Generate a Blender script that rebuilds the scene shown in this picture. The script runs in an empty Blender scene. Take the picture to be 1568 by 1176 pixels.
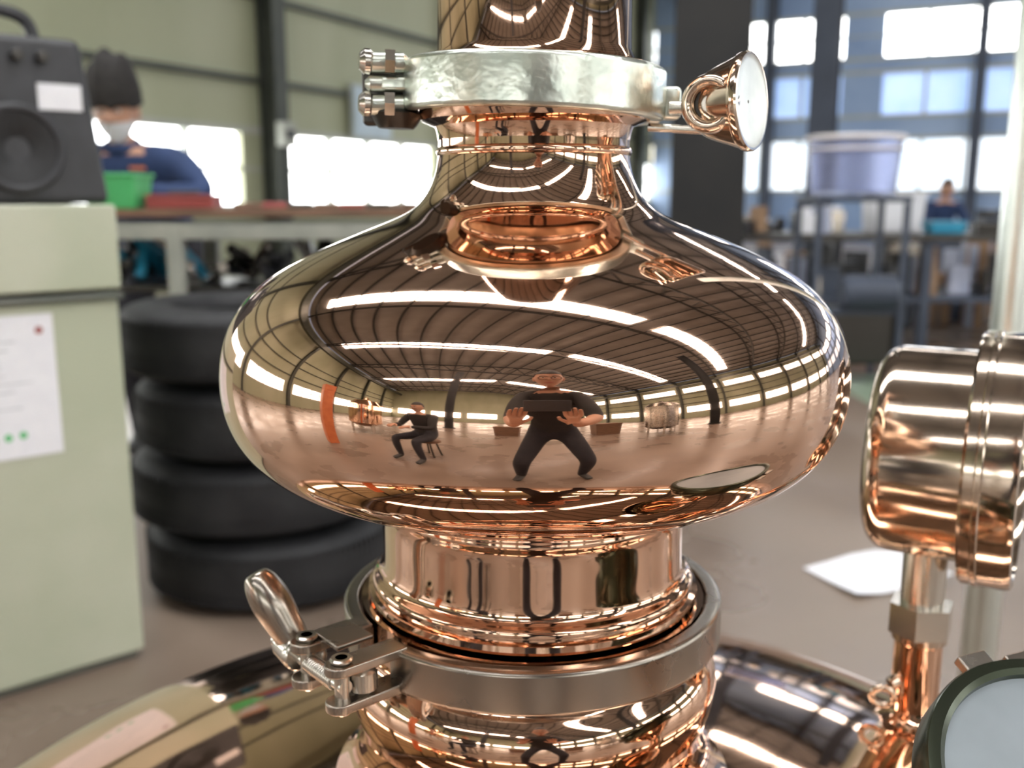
import bpy, bmesh, math, random
from mathutils import Vector, Matrix
random.seed(4)
S=bpy.context.scene
COL=S.collection
ZC=1.1
V=Vector
# ---------------------------------------------------------------- materials
def mat(name,col,rough=.5,metal=0.,col2=None,scale=5.,bump=0.,bscale=30.,emit=0.,trans=0.,coat=0.,rough2=None,stretch=None,detail=4,bdist=.01):
    m=bpy.data.materials.new(name); m.use_nodes=True
    nt=m.node_tree; b=nt.nodes['Principled BSDF']
    b.inputs['Base Color'].default_value=(*col,1)
    b.inputs['Roughness'].default_value=rough
    b.inputs['Metallic'].default_value=metal
    if trans: b.inputs['Transmission Weight'].default_value=trans; b.inputs['IOR'].default_value=1.1
    if coat: b.inputs['Coat Weight'].default_value=coat
    if emit:
        b.inputs['Emission Color'].default_value=(*col,1); b.inputs['Emission Strength'].default_value=emit
    if col2 or bump or rough2 is not None:
        tc=nt.nodes.new('ShaderNodeTexCoord'); mp=nt.nodes.new('ShaderNodeMapping')
        nt.links.new(tc.outputs['Object'],mp.inputs['Vector'])
        if stretch: mp.inputs['Scale'].default_value=stretch
    if col2 or rough2 is not None:
        n=nt.nodes.new('ShaderNodeTexNoise'); n.inputs['Scale'].default_value=scale; n.inputs['Detail'].default_value=detail
        nt.links.new(mp.outputs[0],n.inputs['Vector'])
        r=nt.nodes.new('ShaderNodeValToRGB'); r.color_ramp.elements[0].position=.35; r.color_ramp.elements[1].position=.65
        nt.links.new(n.outputs['Fac'],r.inputs['Fac'])
        if col2:
            r.color_ramp.elements[0].color=(*col,1); r.color_ramp.elements[1].color=(*col2,1)
            nt.links.new(r.outputs[0],b.inputs['Base Color'])
            if emit: nt.links.new(r.outputs[0],b.inputs['Emission Color'])
        if rough2 is not None:
            mr=nt.nodes.new('ShaderNodeMapRange'); mr.inputs['From Min'].default_value=.35; mr.inputs['From Max'].default_value=.65
            mr.inputs['To Min'].default_value=rough; mr.inputs['To Max'].default_value=rough2
            nt.links.new(n.outputs['Fac'],mr.inputs['Value']); nt.links.new(mr.outputs[0],b.inputs['Roughness'])
    if bump:
        n2=nt.nodes.new('ShaderNodeTexNoise'); n2.inputs['Scale'].default_value=bscale; n2.inputs['Detail'].default_value=2
        nt.links.new(mp.outputs[0],n2.inputs['Vector'])
        bp=nt.nodes.new('ShaderNodeBump'); bp.inputs['Strength'].default_value=bump; bp.inputs['Distance'].default_value=bdist
        nt.links.new(n2.outputs['Fac'],bp.inputs['Height']); nt.links.new(bp.outputs[0],b.inputs['Normal'])
    return m
COPPER=mat('polished_copper',(.88,.61,.46),.03,1,(.84,.56,.41),3.,rough2=.055)
COPPER_T=mat('copper_tube',(.90,.60,.44),.05,1,(.85,.54,.38),6.,bump=.16,bscale=9,bdist=.01,stretch=(1,1,.5))
COPPER_K=mat('copper_kettle_skin',(.90,.60,.43),.045,1,(.85,.54,.37),3.,bump=.20,bscale=5,bdist=.01)
STEEL=mat('polished_steel',(.70,.66,.60),.16,1,(.60,.56,.50),12,rough2=.26)
STEELD=mat('satin_steel',(.42,.37,.32),.20,1,(.34,.30,.26),20,rough2=.30)
CAST=mat('cast_zinc_steel',(.80,.82,.74),.28,1,(.64,.69,.62),60,bump=.25,bscale=120,bdist=.002)
BRASSY=mat('warm_polished_steel',(.70,.57,.46),.09,1,(.62,.49,.39),4,rough2=.14)
DARKM=mat('dark_steel',(.07,.065,.06),.35,1)
BLACK=mat('black_plastic',(.022,.022,.025),.45,0,(.03,.03,.035),20)
GRILL=mat('speaker_grille',(.03,.03,.033),.6,.2,(.012,.012,.012),300)
RUBBER=mat('tyre_rubber',(.008,.008,.010),.65,0,(.018,.018,.020),9,bump=.3,bscale=60)
CAB=mat('cabinet_paint',(.42,.45,.33),.40,0,(.52,.53,.42),2.2)
CABD=mat('cabinet_plinth_lip_shade',(.10,.11,.09),.5,0,(.14,.14,.12),4)  # plinth colour, also paints the shadow line under the upper box
PAPER=mat('white_paper',(.80,.80,.83),.8,0,(.76,.76,.80),30)
PRINT=mat('printed_ink',(.45,.47,.5),.8,0,(.6,.6,.62),40)
GREENP=mat('green_plastic',(.07,.42,.13),.4,0,(.09,.50,.17),8)
REDP=mat('red_paint',(.26,.045,.04),.45,0,(.34,.07,.06),8)
BLUEP=mat('blue_plastic',(.02,.25,.42),.4,0,(.04,.32,.5),8)
WOOD=mat('dark_timber',(.13,.07,.04),.6,0,(.22,.12,.07),6,stretch=(1,8,8))
BENCHM=mat('bench_steel_paint',(.30,.31,.27),.5,.1,(.42,.42,.36),6)
FLOORM=mat('floor_concrete',(.155,.112,.085),.22,0,(.22,.165,.128),1.3,rough2=.40,bump=.05,bscale=12)
WALLG=mat('wall_green_sheet',(.33,.345,.225),.55,0,(.40,.41,.285),.8,stretch=(1,1,.3))
WALLB=mat('wall_blue_sheet',(.22,.32,.52),.5,0,(.34,.45,.64),.5)
ROOFM=mat('roof_sheet',(.30,.28,.26),.7,0,(.36,.34,.32),1.)
TRUSS=mat('truss_paint',(.030,.027,.025),.6,.2,(.045,.04,.035),3)
COLM=mat('column_paint',(.045,.05,.04),.5,.2,(.065,.07,.055),3)
COLK=mat('black_column_paint',(.010,.010,.011),.5,.2,(.016,.015,.015),3)
COLB=mat('blue_column_paint',(.040,.050,.075),.5,.1,(.055,.068,.10),3)
FRAME=mat('window_frame',(.36,.38,.33),.5,0,(.42,.42,.38),3)
GLOW=mat('frosted_daylight_pane',(1,.985,.95),.6,0,(.93,.97,1.),1.4,emit=7.5)
GLOWR=mat('roof_daylight_panel',(1,.98,.94),.6,0,(.93,.96,1.),1.4,emit=20)
GLOWB=mat('glowing_blue_sheet',(.30,.45,.75),.6,0,(.45,.60,.9),.9,emit=.9)  # blue sheet band of the back wall, given a slight glow of its own
GLOWW=mat('hazy_daylight_pane',(.62,.72,.85),.6,0,(.9,.95,1),.9,emit=1.5)
SIGN=mat('pale_sign',(.45,.55,.62),.5,0,(.5,.6,.66),3)
SKIN=mat('skin',(.50,.27,.18),.5,0,(.57,.32,.22),12)
HAIR=mat('black_hair',(.012,.010,.010),.5,0,(.02,.018,.015),60,bump=.4,bscale=150,bdist=.002)
CAPM=mat('black_cap_cloth',(.014,.012,.012),.85,0,(.025,.022,.02),40,bump=.3,bscale=80)
SHIRT=mat('navy_work_shirt',(.015,.035,.10),.8,0,(.025,.05,.135),10,bump=.4,bscale=25)
PANT=mat('dark_trousers',(.014,.014,.02),.8,0,(.022,.022,.03),10,bump=.4,bscale=25)
TEE=mat('black_top',(.016,.015,.015),.8,0,(.024,.022,.022),10)
MASKM=mat('white_face_mask',(.75,.78,.80),.8,0,(.68,.72,.75),20)
EYEW=mat('eye_white',(.7,.7,.68),.2); EYED=mat('eye_dark',(.02,.012,.01),.1)
LIP=mat('lips',(.42,.14,.12),.5)
SHOE=mat('shoe',(.03,.03,.03),.5)
DIAL=mat('gauge_dial',(.42,.45,.47),.5,0,(.47,.50,.52),6)
GREYD=mat('gauge_grey_face',(.20,.225,.24),.38,.4,(.27,.30,.32),10)
DKGREEN=mat('dark_green_enamel',(.05,.06,.04),.2,.8,(.07,.08,.055),6)
LILAC=mat('hazy_bucket',(.30,.33,.45),.3,0,(.40,.42,.52),4)
VESSEL=mat('translucent_vessel',(.62,.64,.78),.2,0,(.70,.72,.84),4,trans=.9)
RIMM=mat('vessel_rim',(.75,.70,.70),.3,.3,(.8,.76,.76),8)
SHINEG=mat('painted_floor_shine',(.20,.26,.18),.3,0,(.27,.34,.25),3)  # colour of the painted-in floor shine
CARD=mat('cardboard',(.28,.17,.10),.8,0,(.35,.22,.13),8)
ORANGE=mat('orange_glove_rubber',(.50,.13,.04),.5,0,(.6,.18,.06),8)
# ---------------------------------------------------------------- helpers
def grp(name,loc=(0,0,0)):
    e=bpy.data.objects.new(name,None); e.location=loc; e.empty_display_size=.05; COL.objects.link(e); return e
def par(ob,e):
    if e: ob.parent=e; ob.matrix_parent_inverse=Matrix.Translation(-V(e.location))
    return ob
def mk(name,vs,fs,m,e=None,smooth=False,bevel=0,bseg=3):
    me=bpy.data.meshes.new(name); me.from_pydata([tuple(v) for v in vs],[],fs); me.update()
    bm=bmesh.new(); bm.from_mesh(me); bmesh.ops.recalc_face_normals(bm,faces=bm.faces); bm.to_mesh(me); bm.free()
    ob=bpy.data.objects.new(name,me); COL.objects.link(ob)
    for mm in (m if isinstance(m,(list,tuple)) else [m]): me.materials.append(mm)
    if smooth:
        for p in me.polygons: p.use_smooth=True
    if bevel:
        b=ob.modifiers.new('bevel','BEVEL'); b.width=bevel; b.segments=bseg; b.limit_method='ANGLE'; b.angle_limit=math.radians(35)
        for p in me.polygons: p.use_smooth=True
        w=ob.modifiers.new('wn','WEIGHTED_NORMAL'); w.keep_sharp=False
    return par(ob,e)
BF=[(0,1,3,2),(4,6,7,5),(0,4,5,1),(2,3,7,6),(0,2,6,4),(1,5,7,3)]
def boxv(c,d,R=None):
    R=R or Matrix.Identity(3); c=V(c)
    return [c+R@V((sx*d[0]/2,sy*d[1]/2,sz*d[2]/2)) for sx in(-1,1) for sy in(-1,1) for sz in(-1,1)]
def box(name,c,d,m,e=None,rot=None,bevel=.003):
    R=None
    if rot is not None:
        R=rot if isinstance(rot,Matrix) else Matrix.Rotation(rot,3,'Z')
    return mk(name,boxv(c,d,R),BF,m,e,bevel=bevel)
class Acc:
    def __init__(s): s.v=[]; s.f=[]; s.mi=[]
    def add(s,vs,fs,mi=0):
        n=len(s.v); s.v+=[V(v) for v in vs]; s.f+=[tuple(i+n for i in f) for f in fs]; s.mi+=[mi]*len(fs)
    def box(s,c,d,R=None,mi=0): s.add(boxv(c,d,R),BF,mi)
    def cyl(s,c,r,h,mi=0,seg=16,r2=None):
        c=V(c); r2=r if r2 is None else r2
        vs=[c+V((rr*math.cos(2*math.pi*k/seg),rr*math.sin(2*math.pi*k/seg),z)) for rr,z in((r,0),(r2,h)) for k in range(seg)]
        s.add(vs,[tuple(range(seg)),tuple(range(seg,2*seg))]+[(k,(k+1)%seg,(k+1)%seg+seg,k+seg) for k in range(seg)],mi)
    def beam(s,a,b,w,h,mi=0):
        a=V(a); b=V(b); d=b-a; L=d.length; y=d.normalized(); up=V((0,0,1)) if abs(y.z)<.95 else V((1,0,0))
        x=y.cross(up).normalized(); z=x.cross(y); R=Matrix((x,y,z)).transposed()
        s.box((a+b)/2,(w,L,h),R,mi)
    def make(s,name,mats,e=None,bevel=0,smooth=False):
        me=bpy.data.meshes.new(name); me.from_pydata([tuple(v) for v in s.v],[],s.f); me.update()
        for m in mats: me.materials.append(m)
        for p,i in zip(me.polygons,s.mi): p.material_index=i; p.use_smooth=smooth
        bm=bmesh.new(); bm.from_mesh(me); bmesh.ops.recalc_face_normals(bm,faces=bm.faces); bm.to_mesh(me); bm.free()
        ob=bpy.data.objects.new(name,me); COL.objects.link(ob)
        if bevel:
            b=ob.modifiers.new('bevel','BEVEL'); b.width=bevel; b.segments=2; b.limit_method='ANGLE'
        return par(ob,e)
def frame(ax):
    z=V(ax).normalized(); t=V((0,0,1)) if abs(z.z)<.9 else V((0,1,0))
    x=t.cross(z).normalized(); y=z.cross(x); return Matrix((x,y,z)).transposed()
def lathe(name,prof,m,e=None,o=(0,0,0),ax=(0,0,1),seg=96,smooth=True,auto=True,closed=False):
    R=frame(ax); o=V(o); vs=[];fs=[]; n=len(prof)
    for (r,z) in prof:
        for k in range(seg):
            a=2*math.pi*k/seg; vs.append(o+R@V((max(r,1e-5)*math.cos(a),max(r,1e-5)*math.sin(a),z)))
    for i in range(n-1 if not closed else n):
        j=(i+1)%n
        for k in range(seg):
            k2=(k+1)%seg; fs.append((i*seg+k,i*seg+k2,j*seg+k2,j*seg+k))
    ob=mk(name,vs,fs,m,e,smooth=smooth)
    if smooth and auto:
        bm=bmesh.new(); bm.from_mesh(ob.data)
        for ed in bm.edges:
            if len(ed.link_faces)==2 and ed.calc_face_angle(0)>math.radians(32): ed.smooth=False
        bm.to_mesh(ob.data); bm.free()
    return ob
def cyl(name,a,b,r,m,e=None,r2=None,seg=32,ch=.0):
    a=V(a);b=V(b);L=(b-a).length; r2=r if r2 is None else r2
    c=min(ch,r*.6,L*.4)
    pr=[(0,0),(r-c,0)]+([(r,c)] if c else [])+([(r2,L-c)] if c else [])+[(r2-c,L),(0,L)]
    return lathe(name,pr,m,e,a,b-a,seg,smooth=seg>8)
def torus(name,c,ax,R,r,m,e=None,seg=48,s2=16,sc=(1,1)):
    pr=[(R+r*sc[0]*math.cos(2*math.pi*k/s2),r*sc[1]*math.sin(2*math.pi*k/s2)) for k in range(s2)]
    return lathe(name,pr,m,e,c,ax,seg,closed=True,auto=False)
def bspl(P,sub=10):
    P=[P[0]]*2+list(P)+[P[-1]]*2; out=[]
    for i in range(len(P)-3):
        for s in range(sub):
            t=s/sub; b=((1-t)**3/6,(3*t**3-6*t*t+4)/6,(-3*t**3+3*t*t+3*t+1)/6,t**3/6)
            out.append(tuple(sum(b[k]*P[i+k][c] for k in range(4)) for c in range(2)))
    out.append(P[-1]); return out
def ell(name,c,rad,m,e=None,R=None,seg=32,sup=None):
    bm=bmesh.new(); bmesh.ops.create_uvsphere(bm,u_segments=seg,v_segments=seg//2,radius=1)
    R=R or Matrix.Identity(3)
    for v in bm.verts:
        v.co=V(c)+R@V((v.co.x*rad[0],v.co.y*rad[1],v.co.z*rad[2]))
    me=bpy.data.meshes.new(name); bm.to_mesh(me); bm.free(); me.materials.append(m)
    for p in me.polygons: p.use_smooth=True
    ob=bpy.data.objects.new(name,me); COL.objects.link(ob); return par(ob,e)
# ---------------------------------------------------------------- hall shell (rotated hall)
ang=math.radians(27)
E1=V((math.sin(ang),math.cos(ang),0)); E2=V((math.cos(ang),-math.sin(ang),0)); C0=V((3.6,25.4,0))
HL=46.; HW=24.; HH=7.2
def W(p,q,z=0): return C0-E1*p+E2*q+V((0,0,z))
RH=Matrix((E2,E1,V((0,0,1)))).transposed()
def hbox(A,p0,p1,q0,q1,z0,z1,mi=0):
    A.box(W((p0+p1)/2,(q0+q1)/2,(z0+z1)/2),(abs(q1-q0),abs(p1-p0),abs(z1-z0)),RH,mi)
A=Acc(); hbox(A,-.3,HL+.3,-.3,HW+.3,-.2,0); A.make('floor',[FLOORM])
def wallwin(name,fixed,isP,L,strips,wm,gap0,bay,glow):
    A=Acc(); zs=[0]
    for (z0,z1,gm) in strips: zs+=[z0,z1]
    zs.append(HH+2.2 if isP else HH)
    def hb(A,a,b,z0,z1,d0,d1,mi=0):
        if isP: hbox(A,fixed+d0,fixed+d1,a,b,z0,z1,mi)
        else: hbox(A,a,b,fixed+d0,fixed+d1,z0,z1,mi)
    out=-1 if fixed<1 else 1
    for i in range(0,len(zs),2): hb(A,0,L,zs[i],zs[i+1],0,.15*out)
    cols=[]; c=gap0
    while c<L+bay: cols.append(c); c+=bay
    for (z0,z1,gm) in strips:
        for c in cols:
            a=max(0,c-.45); b=min(L,c+.45)
            if b>a: hb(A,a,b,z0,z1,0,.15*out)
    A.make('wall_'+name,[wm])
    B=Acc(); F=Acc()
    for (z0,z1,gm) in strips:
        hb(B,0,L,z0,z1,.10*out,.12*out,gm)
        hb(F,0,L,z0-.04,z0+.04,-.03*out,.10*out); hb(F,0,L,z1-.04,z1+.04,-.03*out,.10*out)
        x=gap0%bay-bay
        while x<L:
            for k in range(1,4):
                a=x+.45+(bay-.9)*k/4
                if 0<a<L: hb(F,a-.03,a+.03,z0,z1,-.01*out,.10*out)
            x+=bay
        if z1-z0>.9 and gm==0: hb(F,0,L,(z0+z1)/2-.02,(z0+z1)/2+.02,-.01*out,.10*out)
    return B,F
B,F=wallwin('left',0,False,HL,[(.95,1.9,0)],WALLG,1.35,4.5,GLOW)
B.make('window_1',[GLOW]); F.make('trim_1',[FRAME])
B,F=wallwin('back',0,True,HW,[(1.2,2.4,1),(2.9,3.9,2),(4.2,5.2,0)],WALLB,.5,4.6,GLOW)
B.make('window_2',[GLOW,GLOWW,GLOWB]); F.make('trim_2',[FRAME])
B,F=wallwin('right',HW,False,HL,[(.95,2.0,0),(4.6,5.6,0)],WALLG,1.35,4.5,GLOW)
B.make('window_3',[GLOW]); F.make('trim_3',[FRAME])
B,F=wallwin('front',HL,True,HW,[(1.0,2.4,0)],WALLG,.5,4.6,GLOW)
B.make('window_4',[GLOW]); F.make('trim_4',[FRAME])
A=Acc()
for z in (2.5,3.5,4.35):
    hbox(A,0,HL,0.0,.08,z-.035,z+.035); hbox(A,0,HL,HW-.08,HW,z-.035,z+.035)
c=1.35
while c<HL:
    for q in (.16,HW-.16):
        hbox(A,c-.12,c+.12,q-.13,q-.11,0,HH); hbox(A,c-.12,c+.12,q+.11,q+.13,0,HH); hbox(A,c-.01,c+.01,q-.12,q+.12,0,HH)
        hbox(A,c-.16,c+.16,q-.16,q+.16,0,.04)
    c+=4.5
A.make('trim_5',[COLM])
A=Acc()
for q in (3,7.6,12.2,16.8,21.4):
    hbox(A,.04,.28,q-.12,q+.12,0,HH+1.4)
A.make('trim_6',[COLB])
RZ=HH+2.0
def roofz(q): return HH+(RZ-HH)*(1-abs(q-HW/2)/(HW/2))
A=Acc(); G=Acc(); T=Acc()
def rq(A,p0,p1,q0,q1,dz,th,mi=0):
    vs=[W(p,q,roofz(q)+dz+t) for t in (0,th) for p in (p0,p1) for q in (q0,q1)]
    A.add(vs,[(0,1,3,2),(4,6,7,5),(0,4,5,1),(2,3,7,6),(0,2,6,4),(1,5,7,3)],mi)
for (q0,q1) in ((0,HW/2),(HW/2,HW)):
    rq(A,-.2,HL+.2,q0,q1,.05,.1)
for p,wd_ in ((7,.8),(22.2,1.0),(28.6,.8),(38,.8)):
    for (q0,q1) in ((1.2,HW/2-.6),(HW/2+.6,HW-1.2)):
        rq(G,p,p+wd_,q0,q1,0.02,.02)
A.make('ceiling',[ROOFM]); G.make('window_5',[GLOWR])
q=.6
while q<HW:
    T.beam(W(0,q,roofz(q)-.06),W(HL,q,roofz(q)-.06),.06,.10); q+=1.0
p=1.35
while p<HL:
    for s in (0,1):
        qa=.2 if s==0 else HW-.2; qm=HW/2
        T.beam(W(p,qa,roofz(qa)-.18),W(p,qm,roofz(qm)-.18),.12,.12)
        T.beam(W(p,qa,HH-.5),W(p,qm,HH+.3),.12,.12)
        for k in range(8):
            t0=k/8; t1=(k+.5)/8; t2=(k+1)/8
            f=lambda t: qa+(qm-qa)*t
            lo=lambda t: HH-.5+.8*t
            T.beam(W(p,f(t0),lo(t0)),W(p,f(t1),roofz(f(t1))-.2),.06,.06)
            T.beam(W(p,f(t1),roofz(f(t1))-.2),W(p,f(t2),lo(t2)),.06,.06)
    p+=4.5
T.make('trim_7',[TRUSS])
A=Acc()
for q in (1.0,HW-1.0): hbox(A,0,HL,q-.12,q+.12,5.9,6.3)
A.make('trim_8',[COLM])

# ---------------------------------------------------------------- copper still
def zr(z): return z+ZC
st=grp('copper_still_column',(0,0,.70))
P=[(.061,.084),(.061,.064),(.061,.048),(.0610,.036),(.0612,.025),(.0628,.014),(.0665,.005),(.0712,-.0025),(.0770,-.0085),(.0860,-.0135),(.098,-.0182),(.115,-.0248),(.139,-.0345),(.166,-.0478),(.187,-.065),(.199,-.087),(.2025,-.112),(.1995,-.137),(.189,-.157),(.171,-.172),(.147,-.182),(.124,-.1905),(.1035,-.2005)]
lathe('onion_bulb',[(r,zr(z)) for r,z in bspl(P,10)],COPPER,st,seg=288)
lathe('upper_tube',[(r,zr(z)) for r,z in [(.0,.40),(.0605,.40),(.0605,.30),(.0605,.2),(.0605,.12),(.061,.088),(.064,.082),(.0735,.079),(.0735,.066)]],COPPER_T,st,seg=192)
lathe('upper_ferrule',[(r,zr(z)) for r,z in [(.060,.064),(.0735,.064),(.0735,.052),(.0715,.046),(.063,.0425),(.0617,.038),(.0613,.034)]],COPPER_T,st,seg=192)
lathe('neck_bead',[(r,zr(z)) for r,z in bspl([(.0609,.0300),(.0622,.0290),(.0628,.0270),(.0622,.0250),(.0610,.0240)],4)],COPPER_T,st,seg=192)
lathe('lower_tube',[(r,zr(z)) for r,z in bspl([(.101,-.1985),(.1035,-.1995),(.1040,-.2020),(.1030,-.205),(.102,-.209),(.102,-.222),(.102,-.240),(.1025,-.2465),(.1050,-.2495),(.1085,-.2510),(.1100,-.2530),(.1098,-.2560)],6)]+[(.1090,zr(-.2565)),(.1090,zr(-.2585)),(.1125,zr(-.2595)),(.1130,zr(-.2630)),(.1120,zr(-.2650))],COPPER_T,st,seg=224)
lathe('base_ferrule',[(r,zr(z)) for r,z in [(.100,-.267),(.1175,-.267),(.1175,-.292)]+bspl([(.1175,-.292),(.116,-.299),(.119,-.303),(.1265,-.312),(.1285,-.326),(.126,-.341),(.1205,-.354),(.1185,-.368),(.121,-.382),(.128,-.393),(.140,-.402)],6)],COPPER_T,st,seg=224)
kt=grp('copper_kettle',(0,0,0))
KA,KH,KZ=.60,.27,.435
kp=[(KA*math.sin(t),KZ+KH*math.cos(t)) for t in [math.asin(.125/KA)+(math.pi/2-math.asin(.125/KA))*i/60 for i in range(61)]]
lathe('kettle_dome',kp,COPPER_K,kt,seg=256)
lathe('kettle_body',[(.60,KZ),(.618,KZ),(.618,KZ-.02),(.602,KZ-.024),(.60,.24),(.57,.20),(.45,.16),(0,.15)],COPPER_K,kt,seg=192)
for k in range(4):
    a=math.pi/4+k*math.pi/2
    cyl('leg_%d'%(k+1),(.48*math.cos(a),.48*math.sin(a),0),(.48*math.cos(a),.48*math.sin(a),.20),.03,STEEL,kt,ch=.003)
def band(name,prof,a0,a1,m,e,n=120,o=(0,0,0),R=None):
    vs=[];fs=[];k=len(prof); R=R or Matrix.Identity(3); o=V(o)
    for i in range(n+1):
        a=math.radians(a0+(a1-a0)*i/n)
        for (r,z) in prof: vs.append(o+R@V((r*math.cos(a),r*math.sin(a),z)))
    for i in range(n):
        for j in range(k):
            j2=(j+1)%k; fs.append((i*k+j,i*k+j2,(i+1)*k+j2,(i+1)*k+j))
    fs.append(tuple(range(k))); fs.append(tuple(range(n*k,n*k+k)))
    return mk(name,vs,fs,m,e,bevel=.0014)
tc=grp('pipe_clamp',(0,0,zr(.064)))
RT=Matrix.Rotation(math.radians(2.2),3,'Y')
oT=V((0,0,zr(.064)))
pr=[(.0738,.0152),(.0810,.0155),(.0825,.0135),(.0828,0),(.0825,-.0135),(.0810,-.0155),(.0738,-.0152)]
band('band_front',pr,190,354,CAST,tc,o=oT,R=RT); band('band_rear',pr,2,170,CAST,tc,o=oT,R=RT)
def TP(x,y,z): return oT+RT@V((x,y,z))
for z in (.0125,-.0125,0):
    cc=TP(-.0905,-.016,z)
    cyl('hinge_pin_%d'%int(z*1000+20),cc+V((-.014,-.003,0)),cc+V((.012,.002,0)),.0062 if z else .0048,CAST,tc,ch=.003)
for s,z in (('upper',.0125),('lower',-.0125)):
    cyl('hinge_head_'+s,TP(-.108,-.020,z),TP(-.099,-.0175,z),.0078,STEEL,tc,ch=.003)
    cyl('hinge_nut_'+s,TP(-.092,-.022,z),TP(-.086,-.021,z),.0078,STEEL,tc,seg=6)
box('hinge_plate_rear',TP(-.094,.002,-.003),(.030,.010,.042),DARKM,tc,bevel=.003)
box('hinge_link',TP(-.0865,-.013,0),(.016,.018,.008),CAST,tc,bevel=.002)
cyl('hinge_foot',TP(-.086,-.008,-.026),TP(-.086,-.008,-.015),.013,DARKM,tc,r2=.017,ch=.002)
box('lug_right',TP(.086,-.006,-.004),(.012,.014,.020),CAST,tc,bevel=.003)
cyl('swing_bolt',TP(.084,-.020,-.008),TP(.108,-.030,-.008),.0042,STEEL,tc)
cyl('swing_bolt_lower',TP(.072,-.014,-.0195),TP(.112,-.026,-.021),.0026,STEEL,tc)
wax=V((.84,-.54,.05)).normalized(); wo=V((.101,-.028,zr(.053)))
lathe('wing_nut_body',bspl([(.002,-.003),(.010,-.003),(.0165,.000),(.0200,.006),(.0230,.014),(.0255,.021),(.0275,.026)],6)+[(.0285,.027),(.0290,.029),(.0290,.031),(.0280,.0322),(.0268,.0322)],BRASSY,tc,wo,wax,seg=96)
lathe('wing_nut_face',[(.0270,.0322),(.0262,.0316),(.0235,.0310),(.0150,.0300),(.001,.0296)],mat('brushed_nut_face',(.82,.83,.80),.42,1,(.68,.70,.68),40),tc,wo,wax,seg=96)
fd=V((-.42,-.90,-.05)).normalized(); fo=wo+wax*.011+fd*.0195
torus('wing_nut_eye',fo,fd,.0132,.0040,BRASSY,tc,sc=(1,1.8))
cyl('wing_nut_socket',fo-fd*.0055,fo-fd*.0005,.0122,DARKM,tc)
cyl('wing_nut_bolt_end',fo-fd*.002,fo+fd*.0025,.0056,STEEL,tc,ch=.001)
lc=grp('pipe_clamp',(0,0,zr(-.28)))
oL=V((0,0,zr(-.2810))); RL=Matrix.Rotation(math.radians(-.6),3,'Y')
pr=[(.1195,.0140),(.1278,.0140),(.1296,.0120),(.1296,-.0120),(.1278,-.0140),(.1195,-.0140),(.1187,-.010),(.1187,.010)]
ga=221
band('band_front',pr,ga+6,ga+170,STEELD,lc,o=oL,R=RL); band('band_rear',pr,ga-188,ga-10,STEELD,lc,o=oL,R=RL)
Rd=V((-.755,-.656,0)).normalized(); Td=V((-.656,.755,0)).normalized()
RE=Matrix((Rd,Td,V((0,0,1)))).transposed()
def LP(r,t,z): return oL+Rd*r+Td*t+V((0,0,z))
for nm,t0 in (('front',-.014),('rear',.026)):
    for s,z in (('upper',.0115),('lower',-.0115)):
        w=.0085
        pts=[(.121,-w),(.164,-w)]+[(.164+w*math.sin(math.radians(a)),-w*math.cos(math.radians(a))) for a in range(15,180,15)]+[(.164,w),(.121,w)]
        k=len(pts)
        vs=[LP(r,t0+t,z-.0030) for r,t in pts]+[LP(r,t0+t,z+.0030) for r,t in pts]
        fs=[tuple(range(k)),tuple(range(k,2*k))]+[(i,(i+1)%k,(i+1)%k+k,i+k) for i in range(k)]
        mk('lug_%s_%s'%(nm,s),vs,fs,STEELD,lc,bevel=.001)
    cyl('lug_pin_'+nm,LP(.162,t0,-.018),LP(.162,t0,.0180),.0046,STEEL,lc,ch=.001)
    cyl('lug_pin_cap_'+nm,LP(.162,t0,.0150),LP(.162,t0,.0180),.0068,STEEL,lc,ch=.001)
cyl('barrel',LP(.148,-.014,-.0085),LP(.148,-.014,.0085),.0090,STEEL,lc,ch=.003)
cyl('swing_bolt',LP(.162,-.018,0),LP(.162,.066,0),.0044,STEEL,lc)
for k in range(14):
    torus('thread_%d'%k,LP(.162,-.006+k*.0022,0),Td,.0048,.0011,STEEL,lc,seg=20,s2=8)
cyl('nut_washer',LP(.162,.036,0),LP(.162,.040,0),.0100,STEEL,lc,ch=.001)
cyl('wing_nut_hub',LP(.162,.040,0),LP(.162,.058,0),.0100,STEEL,lc,r2=.0080,ch=.001)
h0=LP(.160,.050,.008)
lathe('wing_nut_lever',bspl([(.002,-.014),(.0085,-.012),(.0105,-.002),(.0112,.008),(.0125,.018),(.0130,.028),(.0112,.038),(.0088,.0435),(.0065,.046),(.0,.046)],5),STEELD,lc,h0,V((-.46,.10,.82)),seg=48)
ell('wing_nut_lower_wing',h0+V((.012,-.004,-.018)),(.008,.006,.015),STEEL,lc,R=Matrix.Rotation(math.radians(35),3,'Y'))
box('rear_link_plate',LP(.143,.016,.0152),(.026,.030,.0035),STEELD,lc,rot=RE,bevel=.001)
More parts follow.
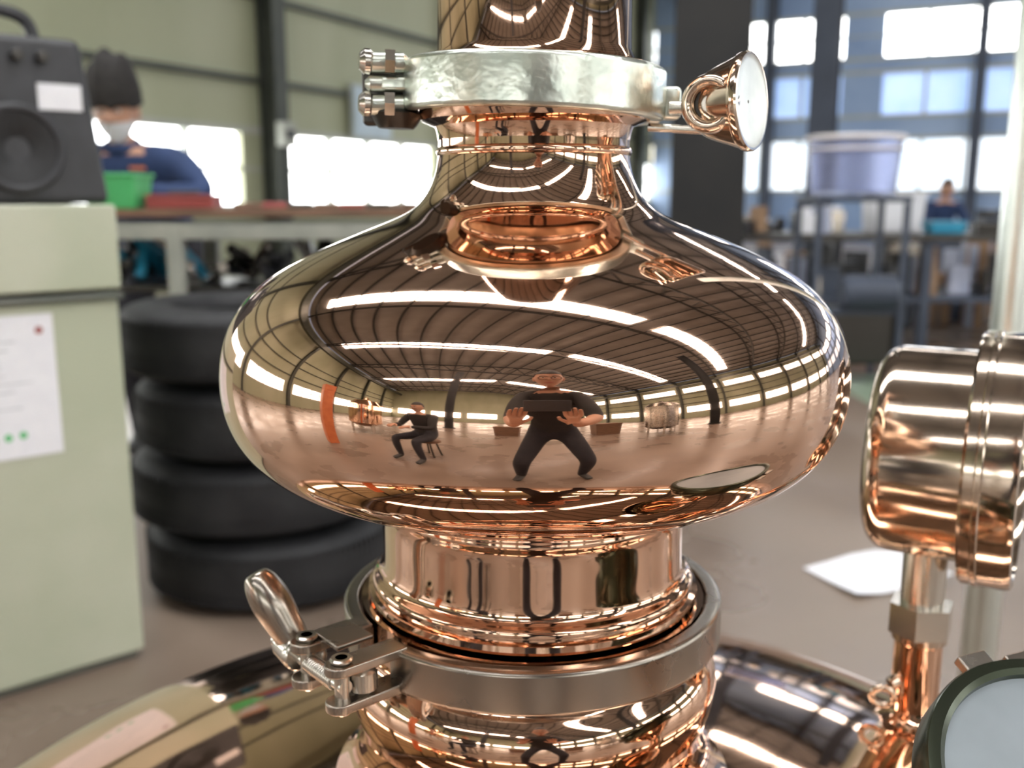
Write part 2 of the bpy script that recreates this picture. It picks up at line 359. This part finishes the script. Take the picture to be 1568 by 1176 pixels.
# ---------------------------------------------------------------- gauges
def gauge(loc,ax,rb,rz,L,base,m_body,dialm,ticks=True,name='pressure_gauge'):
    e=grp(name,base); ax=V(ax).normalized(); loc=V(loc); F=frame(ax)
    b=-L/2
    lathe('case',[(0,b),(rb*.80,b)]+[(rb*.80+rb*.2*math.sin(t),b+rb*.2*(1-math.cos(t))) for t in [math.pi/2*i/8 for i in range(1,9)]]+[(rb,L*.18)],m_body,e,loc,ax,128)
    lathe('bezel',[(rb*.99,L*.16),(rz*.985,L*.16),(rz,L*.18),(rz,L*.45),(rz*.99,L*.49),(rz*.96,L*.5),(rz*.93,L*.5),(rz*.90,L*.46),(rz*.895,L*.40)],m_body,e,loc,ax,128)
    lathe('dial',[(0,L*.40),(rz*.90,L*.40)],dialm,e,loc,ax,96)
    if ticks:
        lathe('bezel_groove',[(rz*1.0,L*.24),(rz*1.012,L*.25),(rz*1.012,L*.28),(rz*1.0,L*.29)],m_body,e,loc,ax,128)
        A=Acc()
        for k in range(41):
            a=math.radians(-45+270*k/40); l=.10 if k%5==0 else .05
            d=F@V((math.cos(a),math.sin(a),0)); 
            A.beam(loc+ax*(L*.405)+d*rz*.78,loc+ax*(L*.405)+d*rz*(.78-l),rz*.012,rz*.004)
        A.make('dial_ticks',[BLACK],e)
        d=F@V((-.6,-.5,0)).normalized()
        A=Acc(); A.beam(loc+ax*(L*.42)-d*rz*.15,loc+ax*(L*.42)+d*rz*.62,rz*.03,rz*.01); A.make('needle',[BLACK],e)
        cyl('needle_hub',loc+ax*L*.405,loc+ax*L*.44,rz*.06,BLACK,e,ch=.001)
    return e
gx=V((.343,.130,zr(-.207)))
g=gauge(gx,(.86,-.50,.0),.086,.102,.112,(.332,.13,zr(-.45)),BRASSY,DIAL)
px,py=.331,.130
cyl('stem',(px,py,zr(-.345)),(px,py,zr(-.275)),.0175,STEEL,g,ch=.002)
cyl('hex_nut',(px,py,zr(-.362)),(px,py,zr(-.336)),.0265,STEEL,g,seg=6)
cyl('nut_collar',(px,py,zr(-.370)),(px,py,zr(-.358)),.0225,BRASSY,g,ch=.002)
cyl('pipe',(px,py,zr(-.452)),(px,py,zr(-.366)),.0195,COPPER_T,g,ch=.001)
lathe('pipe_flange',bspl([(.019,.030),(.020,.020),(.024,.008),(.034,.0),(.036,-.006)],4),COPPER_T,g,(px,py,zr(-.448)),(.2,.08,1),64)
torus('drain_ring',(px-.030,py-.008,zr(-.418)),(.3,1,.2),.009,.003,BRASSY,g)
cyl('drain_stub',(px-.024,py-.006,zr(-.408)),(px-.004,py,zr(-.400)),.006,BRASSY,g,ch=.001)
g2l=V((.290,-.195,zr(-.336))); ax2=V((.20,-.44,.87)).normalized()
g2=gauge(g2l,ax2,.092,.104,.055,(.262,-.185,zr(-.44)),DKGREEN,GREYD,ticks=False)
lathe('mount_cone',bspl([(.080,-.024),(.072,-.032),(.048,-.050),(.028,-.065),(.018,-.080),(.018,-.13)],5),BRASSY,g2,g2l,ax2,96)
F2=frame(ax2)
for k in range(2):
    d=(F2@V((.05+.30*k,.94,0))).normalized()
    box('clip_tab_%d'%k,g2l+d*.108+ax2*.014,(.022,.016,.006),STEELD,g2,rot=F2,bevel=.001)

# ---------------------------------------------------------------- figures
def skin(name,nodes,edges,mats,e,root,sub=2):
    keys=list(nodes); idx={k:i for i,k in enumerate(keys)}
    me=bpy.data.meshes.new(name+'_sk'); me.from_pydata([tuple(nodes[k][0]) for k in keys],[(idx[a],idx[b]) for a,b,_ in edges],[])
    ob=bpy.data.objects.new(name+'_sk',me); COL.objects.link(ob)
    ob.modifiers.new('s','SKIN'); sv=me.skin_vertices[0].data
    for k in keys:
        r=nodes[k][1]; sv[idx[k]].radius=(r,r); sv[idx[k]].use_root=(k==root)
    ss=ob.modifiers.new('ss','SUBSURF'); ss.levels=sub; ss.render_levels=sub
    dg=bpy.context.evaluated_depsgraph_get(); m2=bpy.data.meshes.new_from_object(ob.evaluated_get(dg))
    m2.name=name; m2.materials.clear()
    for m in mats: m2.materials.append(m)
    segs=[(V(nodes[a][0]),V(nodes[b][0]),l) for a,b,l in edges]
    for p in m2.polygons:
        p.use_smooth=True; c=p.center; best=1e9
        for a,b,l in segs:
            d=b-a; t=max(0,min(1,(c-a).dot(d)/max(d.length_squared,1e-9))); q=(c-a-d*t).length
            if q<best: best=q; p.material_index=l
    o2=bpy.data.objects.new(name,m2); COL.objects.link(o2); bpy.data.objects.remove(ob); return par(o2,e)
def hdeform(c,s=1.):
    x,y,z=c; X=.076*x; Y=.096*y; Z=.118*z
    if z<0: X*=1-.30*(-z)**1.6; Y*=1-.10*(-z)
    if y>0: Y*=.93
    if y>0:
        Y+=.026*math.exp(-(x/.13)**2-((z+.13)/.16)**2)+.010*math.exp(-(x/.35)**2-((z+.80)/.2)**2)+.005*math.exp(-((z-.26)/.1)**2-(x/.6)**2)
        for sx in(-1,1): Y-=.010*math.exp(-((x-sx*.37)/.2)**2-((z-.06)/.12)**2)
        Y+=.005*math.exp(-(x/.28)**2-((z+.47)/.07)**2)
    return V((X*s,Y*s,Z*s))
def head(c,fw,e,skinm,hairm,tilt=0.,mask=False,cap=False,s=1.):
    fw=V(fw).normalized(); r=fw.cross(V((0,0,1))).normalized(); up=r.cross(fw); R=Matrix((r,fw,up)).transposed(); c=V(c)
    def sph(name,m,f,keep=None,seg=56):
        bm=bmesh.new(); bmesh.ops.create_uvsphere(bm,u_segments=seg,v_segments=seg//2+8,radius=1)
        if keep:
            bmesh.ops.delete(bm,geom=[fa for fa in bm.faces if not keep(fa.calc_center_median())],context='FACES')
        for v in bm.verts: v.co=c+R@f(v.co.copy())
        me=bpy.data.meshes.new(name); bm.to_mesh(me); bm.free(); me.materials.append(m)
        for p in me.polygons: p.use_smooth=True
        o=bpy.data.objects.new(name,me); COL.objects.link(o); return par(o,e)
    sph('head',skinm,lambda v: hdeform(v,s))
    sph('hair',hairm,lambda v: hdeform(v,s*1.06)+V((0,-.003,.004)),lambda v: v.z>.42 or (v.y<.05 and v.z>-.35) )
    for sx in(-1,1):
        ec=c+R@V((sx*.029*s,.074*s,.006*s)); ell('eye_%s'%('l' if sx<0 else 'r'),ec,(.012*s,.009*s,.007*s),EYEW,e,R)
        ell('iris_%s'%('l' if sx<0 else 'r'),ec+fw*.007*s,(.0055*s,.003*s,.0055*s),EYED,e,R)
        ell('brow_%s'%('l' if sx<0 else 'r'),c+R@V((sx*.030*s,.086*s,.026*s)),(.017*s,.005*s,.004*s),HAIR,e,R)
        ell('ear_%s'%('l' if sx<0 else 'r'),c+R@V((sx*.077*s,-.006,-.008*s)),(.009*s,.018*s,.030*s),skinm,e,R)
    if mask:
        sph('mask',MASKM,lambda v: hdeform(v,s*1.07)+V((0,.004,-.002)),lambda v: v.y>.25 and -.92<v.z<-.22)
        for sx in(-1,1):
            a=c+R@V((sx*.066,.035,-.03)); b=c+R@V((sx*.080,-.012,.004)); cyl('mask_loop_%d'%(sx+1),a,b,.0015,MASKM,e,seg=8)
    else:
        ell('mouth',c+R@V((0,.082*s,-.056*s)),(.024*s,.007*s,.006*s),LIP,e,R)
    if cap:
        sph('work_cap',CAPM,lambda v: V((v.x*.097*(1+.12*max(0,v.z)),v.y*.110,.040+max(v.z,-.10)*.175+ (.01*math.sin(v.x*9)))),lambda v: v.z>-.15)
        torus('cap_band',c+R@V((0,0,.030)),up,.090,.010,CAPM,e)
def hand(name,w,d,n,side,e,m,curl=.5,s=1.):
    d=V(d).normalized(); n=V(n); n=(n-d*n.dot(d)).normalized(); x=d.cross(n)*side; w=V(w)
    N={'w':(w,.024*s),'p':(w+d*.045*s,.026*s),}; E=[('w','p',0)]
    for i,(off,L) in enumerate(((.030,.070),(.010,.078),(-.011,.072),(-.031,.056))):
        k=w+d*.088*s+x*off*s; N['k%d'%i]=(k,.0115*s); E.append(('p','k%d'%i,0))
        prev='k%d'%i; pos=k; a=curl*.6
        for j in range(3):
            seg=L*s*(.45,.32,.23)[j]; pos=pos+(d*math.cos(a)-n*math.sin(a))*seg; kk='f%d%d'%(i,j)
            N[kk]=(pos,(.0095,.0085,.0070)[j]*s); E.append((prev,kk,0)); prev=kk; a+=curl
    t1=w+d*.030*s+x*.032*s; t2=t1+(d*.7+x*.6-n*.25).normalized()*.036*s; t3=t2+(d*.9+x*.1-n*.5*curl).normalized()*.030*s
    N['t1']=(t1,.013*s); N['t2']=(t2,.0105*s); N['t3']=(t3,.0085*s); E+=[('w','t1',0),('t1','t2',0),('t2','t3',0)]
    return skin(name,N,E,[m],e,'w',2)
RAD=dict(pel=.135,bel=.125,che=.145,nck=.058,hb=.050,shl=.078,shr=.078,ell_=.048,elr=.048,wrl=.030,wrr=.030,hpl=.095,hpr=.095,knl=.064,knr=.064,anl=.043,anr=.043,tol=.036,tor=.036)
def person(name,loc,J,top,pant,bare=False):
    e=grp(name,loc); f=2 if bare else 0
    E=[('pel','bel',0),('bel','che',0),('che','nck',0),('nck','hb',2),('che','shl',0),('che','shr',0),('shl','ell_',0),('shr','elr',0),('ell_','wrl',f),('elr','wrr',f),
       ('pel','hpl',1),('pel','hpr',1),('hpl','knl',1),('hpr','knr',1),('knl','anl',1),('knr','anr',1),('anl','tol',3),('anr','tor',3)]
    skin('body',{k:(V(c),RAD[k]) for k,c in J.items()},E,[top,pant,SKIN,SHOE],e,'pel',2)
    return e
wx,wy=-1.50,3.14
J=dict(pel=(wx+.05,wy+.30,.90),bel=(wx+.04,wy+.22,1.02),che=(wx+.02,wy+.11,1.16),nck=(wx,wy+.07,1.27),hb=(wx,wy+.045,1.34),
 shl=(wx-.185,wy+.07,1.245),shr=(wx+.195,wy+.09,1.235),ell_=(wx-.29,wy-.00,1.10),elr=(wx+.33,wy+.00,1.10),wrl=(wx-.16,wy-.20,1.115),wrr=(wx+.17,wy-.18,1.115),
 hpl=(wx-.08,wy+.32,.83),hpr=(wx+.18,wy+.32,.83),knl=(wx-.10,wy+.24,.46),knr=(wx+.20,wy+.24,.46),anl=(wx-.11,wy+.34,.08),anr=(wx+.21,wy+.34,.08),tol=(wx-.11,wy+.20,.035),tor=(wx+.22,wy+.20,.035))
e=person('bench_worker',(wx,wy+.3,0),J,SHIRT,PANT)
head((wx,wy+.02,1.415),(.06,-1,-.22),e,SKIN,HAIR,mask=True,cap=True)
hand('hand_l',(wx-.16,wy-.20,1.115),(.35,-1,-.15),(0,0,1),-1,e,SKIN,.5)
hand('hand_r',(wx+.17,wy-.18,1.115),(-.35,-1,-.15),(0,0,1),1,e,SKIN,.5)
torus('collar',(wx,wy+.055,1.285),(0,-.3,1),.058,.014,SHIRT,e,sc=(1,1.5))
box('shirt_badge',(wx+.085,wy-.035,1.20),(.06,.004,.012),ORANGE,e,bevel=0)
# photographer: leaning in, elbows tucked, phone held in both hands just behind the lens
cx,cy,cz=-.014,-.645,ZC
bx=.085; by=.10
J=dict(pel=(bx+.03,-1.44+by,.86),bel=(bx+.02,-1.38+by,1.02),che=(bx,-1.27+by,1.20),nck=(bx-.01,-1.19+by,1.35),hb=(bx-.01,-1.14+by,1.42),
 shl=(bx-.17,-1.22+by,1.29),shr=(bx+.17,-1.22+by,1.29),ell_=(bx-.20,-1.03+by,1.00),elr=(bx+.20,-1.03+by,1.00),wrl=(cx-.075,-.800,.960),wrr=(cx+.160,-.800,.960),
 hpl=(bx-.08,-1.44+by,.80),hpr=(bx+.14,-1.44+by,.80),knl=(bx-.18,-1.24+by,.47),knr=(bx+.25,-1.24+by,.47),anl=(bx-.20,-1.42+by,.08),anr=(bx+.28,-1.42+by,.08),tol=(bx-.23,-1.27+by,.035),tor=(bx+.32,-1.27+by,.035))
e=person('photographer',(bx,-1.25,0),J,TEE,PANT,True)
hx=bx-.02; hy=-1.09+by; hz=1.520
head((hx,hy,hz),(-.05,1,-.48),e,SKIN,HAIR,s=1.06)
for sx in(-1,1):
    torus('spectacle_lens_%d'%(sx+1),V((hx+sx*.033,hy+.090,hz-.044)),(0,1,-.46),.026,.002,BLACK,e,seg=24,s2=8)
cyl('spectacle_bridge',(hx-.009,hy+.093,hz-.040),(hx+.009,hy+.093,hz-.040),.002,BLACK,e,seg=8)
th=math.radians(10.9)
RP=Matrix.Rotation(-th,3,'X')
box('phone',V((cx+.045,cy-.017,cz-.012)),(.150,.008,.074),BLACK,e,rot=RP,bevel=.003)
hand('hand_l',(cx-.075,-.800,.960),(.18,.50,1),(-.3,-1,.2),1,e,SKIN,.22,s=.95)
hand('hand_r',(cx+.160,-.800,.960),(-.18,.50,1),(.3,-1,.2),-1,e,SKIN,.22,s=.95)
def seated(name,x,y,f=-1,shirt=SHIRT):
    J=dict(pel=(x,y,.56),bel=(x,y+f*.03,.70),che=(x,y+f*.10,.88),nck=(x,y+f*.15,1.02),hb=(x,y+f*.17,1.09),shl=(x-.19,y+f*.12,.97),shr=(x+.19,y+f*.12,.97),
      ell_=(x-.25,y+f*.25,.74),elr=(x+.25,y+f*.25,.74),wrl=(x-.12,y+f*.45,.76),wrr=(x+.12,y+f*.45,.76),hpl=(x-.11,y+f*.04,.52),hpr=(x+.11,y+f*.04,.52),knl=(x-.16,y+f*.46,.50),knr=(x+.16,y+f*.46,.50),
      anl=(x-.17,y+f*.42,.08),anr=(x+.17,y+f*.42,.08),tol=(x-.18,y+f*.58,.035),tor=(x+.18,y+f*.58,.035))
    e=person(name,(x,y,0),J,shirt,PANT)
    head((x,y+f*.20,1.18),(0,f,-.2),e,SKIN,HAIR)
    hand('hand_l',(x-.12,y+f*.45,.76),(.2,f,0),(0,0,1),1 if f>0 else -1,e,SKIN,.5); hand('hand_r',(x+.12,y+f*.45,.76),(-.2,f,0),(0,0,1),-1 if f>0 else 1,e,SKIN,.5)
    s=grp('work_stool',(x,y,0)); cyl('seat',(x,y,.37),(x,y,.42),.17,WOOD,s,ch=.01)
    for k in range(4):
        a=math.pi/4+k*math.pi/2; cyl('leg_%d'%k,(x+.15*math.cos(a),y+.15*math.sin(a),0),(x+.1*math.cos(a),y+.1*math.sin(a),.38),.014,DARKM,s,seg=12)
seated('seated_worker',5.15,11.4)
seated('seated_worker',-1.30,-1.9,1,TEE)
# ---------------------------------------------------------------- left foreground
K=V((-.905,1.568,0)); ca=math.radians(41.4)
RC=Matrix.Rotation(ca,3,'Z'); dC=RC@V((1,0,0)); nC=RC@V((0,-1,0))
def CP(a,b,z): return K-dC*a+nC*b+V((0,0,z))
wd=.80; dp=.50; top=1.070
cb=grp('control_cabinet',(K.x-.3,K.y,0))
box('body',CP(wd/2,-dp/2,.445),(wd,dp,.85),CAB,cb,rot=RC,bevel=.006)
box('upper_box',CP(wd/2,-dp/2+.004,(.885+top)/2+.01),(wd+.012,dp+.018,top-.885),CAB,cb,rot=RC,bevel=.006)
box('painted_lip_shadow',CP(wd/2,-dp/2+.004,.879),(wd+.016,dp+.024,.014),CABD,cb,rot=RC,bevel=.003)  # dark strip drawn in for the shadow line under the upper box
box('plinth',CP(wd/2,-dp/2,.012),(wd-.03,dp-.03,.024),CABD,cb,rot=RC,bevel=.002)
nt_=grp('paper_notice',CP(.32,0,.65))
box('sheet',CP(.345,.002,.695),(.40,.002,.310),PAPER,nt_,rot=RC,bevel=0)
A=Acc()
for k in range(11):
    A.box(CP(.32+random.uniform(0,.05),.0036,.83-k*.018),(.28*random.uniform(.5,1),.0008,.003),RC)
A.make('text_lines',[PRINT],nt_)
for k,m in enumerate((REDP,GREENP,GREENP,GREENP)):
    a_=(.175,.225,.255,.285)[k]; z=(.815,.590,.588,.586)[k]
    cyl('stamp_%d'%k,CP(a_,.003,z),CP(a_,.0045,z),.008,m,nt_,seg=16)
rd=grp('portable_speaker',CP(.2,-.15,top+.01))
rz=top+.012
def SP(a,b,z): return CP(-.012+a,-.03+b,rz+z)
hw=.44; dd=.24; hh=.350
vs=[]
for t in(0,1):
    for a in(hw,0):
        for b in(-dd,0):
            ins=.034*t
            vs.append(SP(a+(-ins if a>0 else ins),b+(ins*.4 if b<0 else -ins*.5),hh*t))
mk('case',vs,[(0,1,3,2),(4,6,7,5),(0,4,5,1),(2,3,7,6),(0,2,6,4),(1,5,7,3)],BLACK,rd,bevel=.018,bseg=5)
nS=(nC+V((0,0,.04)))
torus('woofer_rim',SP(.185,.003,.115),nS,.085,.010,BLACK,rd)
lathe('woofer_cone',[(0,-.012),(.025,-.010),(.03,-.006),(.085,.004)],GRILL,rd,SP(.185,.004,.115),nS,48)
torus('tweeter_rim',SP(.30,-.008,.26),nS,.035,.006,BLACK,rd)
box('control_label',SP(.090,-.008,.225),(.090,.006,.055),PAPER,rd,rot=RC,bevel=.001)
cyl('knob_1',SP(.12,-.012,.305),SP(.12,.008,.305),.012,DARKM,rd,ch=.003); cyl('knob_2',SP(.17,-.012,.305),SP(.17,.008,.305),.012,DARKM,rd,ch=.003)
hp=[SP(a,-.12,z) for a,z in((.33,.335),(.33,.39),(.30,.415),(.13,.415),(.10,.39),(.10,.335))]
cu=bpy.data.curves.new('handle','CURVE'); cu.dimensions='3D'; cu.bevel_depth=.014; sp=cu.splines.new('NURBS'); sp.points.add(5)
for q_,pp in zip(sp.points,hp): q_.co=(*pp,1)
sp.use_endpoint_u=True; cu.materials.append(BLACK); o=bpy.data.objects.new('handle',cu); COL.objects.link(o); par(o,rd)
ty=grp('tyre_stack',(-.74,2.12,0))
for k in range(4):
    ox=(0.02,-.01,.015,-.02)[k]; z0=k*.205
    prt=bspl([(.20,.02),(.205,.01),(.25,.0),(.31,.004),(.345,.025),(.352,.06),(.354,.10),(.352,.14),(.345,.175),(.31,.196),(.25,.20),(.205,.19),(.20,.18)],4)
    prt=prt+[(.19,.16),(.23,.10),(.19,.04)]
    lathe('tyre_%d'%(k+1),[(r,z+z0) for r,z in prt],RUBBER,ty,(-.74+ox,2.12,0),seg=96)
    A=Acc()
    for q_ in range(110):
        a=2*math.pi*q_/110; R_=Matrix.Rotation(a,3,'Z')
        for zz in (.045,.075,.125,.155): A.box(V((-.74+ox,2.12,z0+zz))+R_@V((.3505,0,0)),(.006,.012,.024),R_)
    A.make('tread_blocks_%d'%(k+1),[RUBBER],ty)
wb=grp('workbench',(-.85,2.75,0))
bz=1.055
box('top',(-.85,2.74,bz-.012),(1.70,.42,.024),WOOD,wb,bevel=.003)
box('front_rail',(-.85,2.55,bz-.070),(1.66,.04,.05),BENCHM,wb,bevel=.004)
box('rear_rail',(-.85,2.93,bz-.075),(1.66,.04,.06),BENCHM,wb,bevel=.004)
box('shelf',(-.85,2.74,.80),(1.64,.36,.02),DARKM,wb,bevel=.003)
for x in (-1.64,-1.10,-.52,-.06):
    for y in (2.55,2.93): box('leg_%d_%d'%(int(-x*100),int(y*100)),(x,y,(bz-.045)/2),(.05,.05,bz-.045),BENCHM,wb,bevel=.003)
A=Acc()
for k in range(60):
    x=random.uniform(-1.5,-.12); A.beam((x,random.uniform(2.6,2.88),.83),(x+random.uniform(-.1,.1),random.uniform(2.6,2.88),random.uniform(.86,.98)),.03,.03,(0,0,1,2,3)[k%5])
A.make('shelf_tools',[BLACK,BLUEP,STEELD,DARKM],wb)
bz2=bz+.0015
gb=grp('green_container',(-1.31,2.62,bz2)); 
mk('tub',[(-1.31+sx*(.075+.012*t),2.64+sy*(.07+.015*t),bz2+.105*t) for t in(0,1) for sx in(-1,1) for sy in(-1,1)],[(0,1,3,2),(0,4,5,1),(2,3,7,6),(0,2,6,4),(1,5,7,3)],GREENP,gb,bevel=.006)
box('rim',(-1.31,2.64,bz2+.108),(.185,.185,.010),GREENP,gb,bevel=.004)
t_=grp('red_toolbox',(-1.05,2.62,bz)); box('body',(-1.10,2.66,bz+.02),(.22,.12,.035),REDP,t_,bevel=.006); box('lid',(-1.10,2.66,bz+.042),(.225,.125,.010),REDP,t_,bevel=.003); cyl('handle',(-1.15,2.66,bz+.055),(-1.05,2.66,bz+.055),.006,BLACK,t_)
t_=grp('hand_tools',(-.6,2.66,bz))
for k in range(9):
    x=-.92+k*.085; a=random.uniform(-.3,.3)
    cyl('handle_%d'%k,(x,2.62+a*.1,bz+.012),(x+.08,2.64-a*.1,bz+.012),.010,(WOOD,REDP,DARKM)[k%3],t_,seg=12,ch=.003); cyl('shank_%d'%k,(x+.08,2.64-a*.1,bz+.012),(x+.13,2.65-a*.12,bz+.012),.005,STEELD,t_,seg=10)
nb=grp('notice_board',W(12.6,.12,2.3))
A=Acc(); hbox(A,12.2,13.1,.10,.14,1.93,2.62); A.make('board',[SIGN],nb)
A=Acc(); hbox(A,12.15,13.15,.08,.10,1.90,2.65); A.make('board_frame',[FRAME],nb)
sb=grp('switch_box',W(14.87,.36,1.85)); A=Acc(); hbox(A,14.75,15.0,.30,.42,1.7,2.0); A.make('case',[FRAME],sb,bevel=.01); A=Acc(); hbox(A,14.80,14.95,.42,.44,1.80,1.9); A.make('switch_cover',[BLACK],sb,bevel=.004)
# ---------------------------------------------------------------- right side
def hcol(name,x,y,w,h,m,rot=0):
    e=grp(name,(x,y,0)); A=Acc(); R=Matrix.Rotation(rot,3,'Z'); c=V((x,y,h/2))
    A.box(c+R@V((0,-w/2,0)),(w,.03,h),R); A.box(c+R@V((0,w/2,0)),(w,.03,h),R); A.box(c,(.03,w,h),R)
    A.box(V((x,y,.015)),(w*1.4,w*1.4,.03),R); 
    A.make('shaft',[m],e)
hcol('steel_column',1.20,5.6,.44,6.6,COLK,math.radians(-8))
hcol('steel_column',3.75,11.6,.30,7.4,COLB,math.radians(-27))
hcol('steel_column',7.6,14.2,.30,7.0,COLB,math.radians(-27))
hcol('steel_column',6.0,-3.5,.44,6.8,COLK,math.radians(-27))
hcol('steel_column',-4.0,-7.5,.44,6.8,COLK,math.radians(-27))
sp_=grp('stand_pipe',(.93,1.20,0))
cyl('post',(.93,1.20,.02),(.93,1.20,2.4),.034,mat('brushed_steel_post',(.80,.84,.80),.3,1,(.68,.72,.68),8),sp_,seg=48)
lathe('foot',[(0,0),(.12,0),(.12,.012),(.05,.02),(.036,.05)],DARKM,sp_,(.93,1.20,0))
torus('collar',(.93,1.20,.75),(0,0,1),.036,.008,STEEL,sp_)
w2=grp('workbench',(3.2,6.8,0))
box('top',(3.0,6.9,.80),(3.0,.9,.05),DARKM,w2,bevel=.005)
for x in (1.6,3.0,4.4):
    for y in (6.52,7.28): box('leg_%d_%d'%(int(x*10),int(y*10)),(x,y,.39),(.07,.07,.78),COLB,w2,bevel=.004)
box('shelf',(3.0,6.9,.35),(2.8,.8,.04),COLB,w2,bevel=.004)
def clutter(name,x0,x1,y0,y1,z,n,mats,hm,e=None):
    e=e or grp(name,((x0+x1)/2,(y0+y1)/2,z)); A=Acc()
    for k in range(n):
        x=random.uniform(x0,x1); y=random.uniform(y0,y1); h=random.uniform(.05,hm); w=random.uniform(.06,.22); mi=random.randrange(len(mats))
        if k%3==0: A.cyl((x,y,z),w*.4,h,mi,r2=w*random.uniform(.2,.4))
        else: A.box((x,y,z+h/2),(w,random.uniform(.06,.2),h),Matrix.Rotation(random.uniform(-.5,.5),3,'Z'),mi)
    A.make(name,mats,e,bevel=.006)
clutter('top_parts',1.6,2.55,6.6,7.2,.826,22,[DARKM,STEELD,PAPER,COLB,LILAC,BLACK,CARD],.20,w2)
clutter('more_parts',3.45,4.4,6.6,7.2,.826,18,[DARKM,STEELD,COLB,LILAC,BLACK],.20,w2)
clutter('shelf_parts',1.7,4.3,6.6,7.2,.371,44,[DARKM,BLACK,COLB,STEELD,LILAC,CARD,BLACK],.38,w2)
clutter('machine_parts',1.3,4.6,7.6,8.4,0,50,[DARKM,BLACK,COLB,STEELD,CARD,LILAC],.95)
def crate(name,x,y,z,w,d,h,m,lid=None):
    e=grp(name,(x,y,z))
    mk('body',[(x+sx*w/2*(.9+.1*t),y+sy*d/2*(.9+.1*t),z+h*.92*t) for t in(0,1) for sx in(-1,1) for sy in(-1,1)],[(0,1,3,2),(4,6,7,5),(0,4,5,1),(2,3,7,6),(0,2,6,4),(1,5,7,3)],m,e,bevel=.01)
    box('rim',(x,y,z+h*.94),(w*1.04,d*1.04,h*.10),lid or m,e,bevel=.006)
crate('white_storage_box',2.95,7.1,.826,.40,.3,.30,PAPER)
crate('blue_storage_bin',3.15,6.62,.826,.26,.2,.09,BLUEP)
crate('red_parts_tray',2.45,6.25,0,.24,.16,.12,REDP)
bk=grp('open_vessel',(1.98,5.2,1.10))
lathe('vessel_wall',[(0,0),(.235,0),(.240,.01),(.262,.30),(.270,.31),(.275,.33),(.265,.335),(.257,.315),(.235,.02),(0,.02)],VESSEL,bk,(1.98,5.2,1.10),seg=64)
torus('rolled_rim',(1.98,5.2,1.425),(0,0,1),.272,.014,RIMM,bk)
torus('lower_bead',(1.98,5.2,1.36),(0,0,1),.268,.008,RIMM,bk)
sd=grp('machine_stand',(1.98,5.2,0))
box('table',(1.98,5.2,1.08),(.54,.45,.035),COLB,sd,bevel=.005)
for sx in(-1,1):
    for sy in(-1,1): box('leg_%d%d'%(sx+1,sy+1),(1.98+sx*.25,5.2+sy*.2,.53),(.035,.035,1.06),COLB,sd,bevel=.004)
box('motor_housing',(2.02,5.2,.28),(.42,.36,.32),DARKM,sd,bevel=.03); cyl('motor',(1.88,5.0,.55),(2.2,5.0,.55),.10,COLB,sd,ch=.02); box('cross_bar',(1.98,5.02,.44),(.5,.04,.04),COLB,sd)
mc=grp('milling_machine',(4.6,8.8,0))
box('base',(4.6,9.2,.35),(1.3,.8,.7),COLB,mc,bevel=.03); box('bed',(4.6,9.2,.76),(1.7,.5,.12),STEELD,mc,bevel=.01)
box('column',(5.3,9.4,1.0),(.4,.5,.6),COLB,mc,bevel=.04); box('head',(5.2,9.1,1.3),(.5,.6,.25),WALLB,mc,bevel=.05); cyl('spindle',(5.1,8.9,1.0),(5.1,8.9,1.2),.06,STEEL,mc)
pp=grp('paper_sheet',(1.05,2.2,0)); R_=Matrix.Rotation(.35,3,'Z')
mk('sheet',[V((1.06,2.08,.004))+R_@V((x,y,.012*math.sin(x*14+y*7)+.012)) for x in (-.17,-.085,0,.085,.17) for y in(-.12,0,.12)],[(i*3+j,i*3+j+1,i*3+j+4,i*3+j+3) for i in range(4) for j in range(2)],PAPER,pp,smooth=True)
A=Acc(); A.box((2.35,4.8,.003),(.9,1.1,.006)); A.make('green_shine_patch',[SHINEG],None)  # greenish shine on the floor, put in as a thin green slab
def tank(name,x,y,r,h,m):
    e=grp(name,(x,y,0)); lathe('shell',[(0,.25),(r*.6,.27),(r,.4),(r,h),(r*.7,h+.18),(r*.15,h+.25),(r*.15,h+.35),(0,h+.35)],m,e,(x,y,0),seg=64)
    for k in range(3):
        a=k*2.09; cyl('leg_%d'%k,(x+r*.8*math.cos(a),y+r*.8*math.sin(a),0),(x+r*.8*math.cos(a),y+r*.8*math.sin(a),.4),.04,STEEL,e)
tank('steel_tank',3.4,-4.0,.55,1.5,STEELD); tank('steel_tank',4.8,-5.2,.55,1.7,STEEL)
tank('copper_tank',-3.8,-2.5,.5,1.2,COPPER_K)
crate('wooden_crate',-.9,-5.6,0,.8,.6,.55,WOOD); crate('wooden_crate',2.2,-5.5,0,.9,.7,.7,WOOD); crate('orange_crate',-2.6,-.9,0,.22,.22,1.5,ORANGE)
# ---------------------------------------------------------------- light, world, camera
w=bpy.data.worlds.new('world'); S.world=w; w.use_nodes=True
bg=w.node_tree.nodes['Background']; sky=w.node_tree.nodes.new('ShaderNodeTexSky'); sky.sky_type='NISHITA'; sky.sun_disc=False; sky.sun_elevation=math.radians(40)
w.node_tree.links.new(sky.outputs[0],bg.inputs[0]); bg.inputs[1].default_value=.2
cam=bpy.data.cameras.new('camera'); co=bpy.data.objects.new('camera',cam); COL.objects.link(co); S.camera=co
co.location=(cx,cy,cz); co.rotation_euler=(math.radians(90-10.9),0,0)
cam.sensor_width=36; cam.lens=1500/1568*36; cam.clip_start=.005; cam.clip_end=200
cam.dof.use_dof=True; cam.dof.focus_distance=.50; cam.dof.aperture_fstop=6.5
S.view_settings.view_transform='Standard'
S.view_settings.look='None'
S.view_settings.exposure=0.25
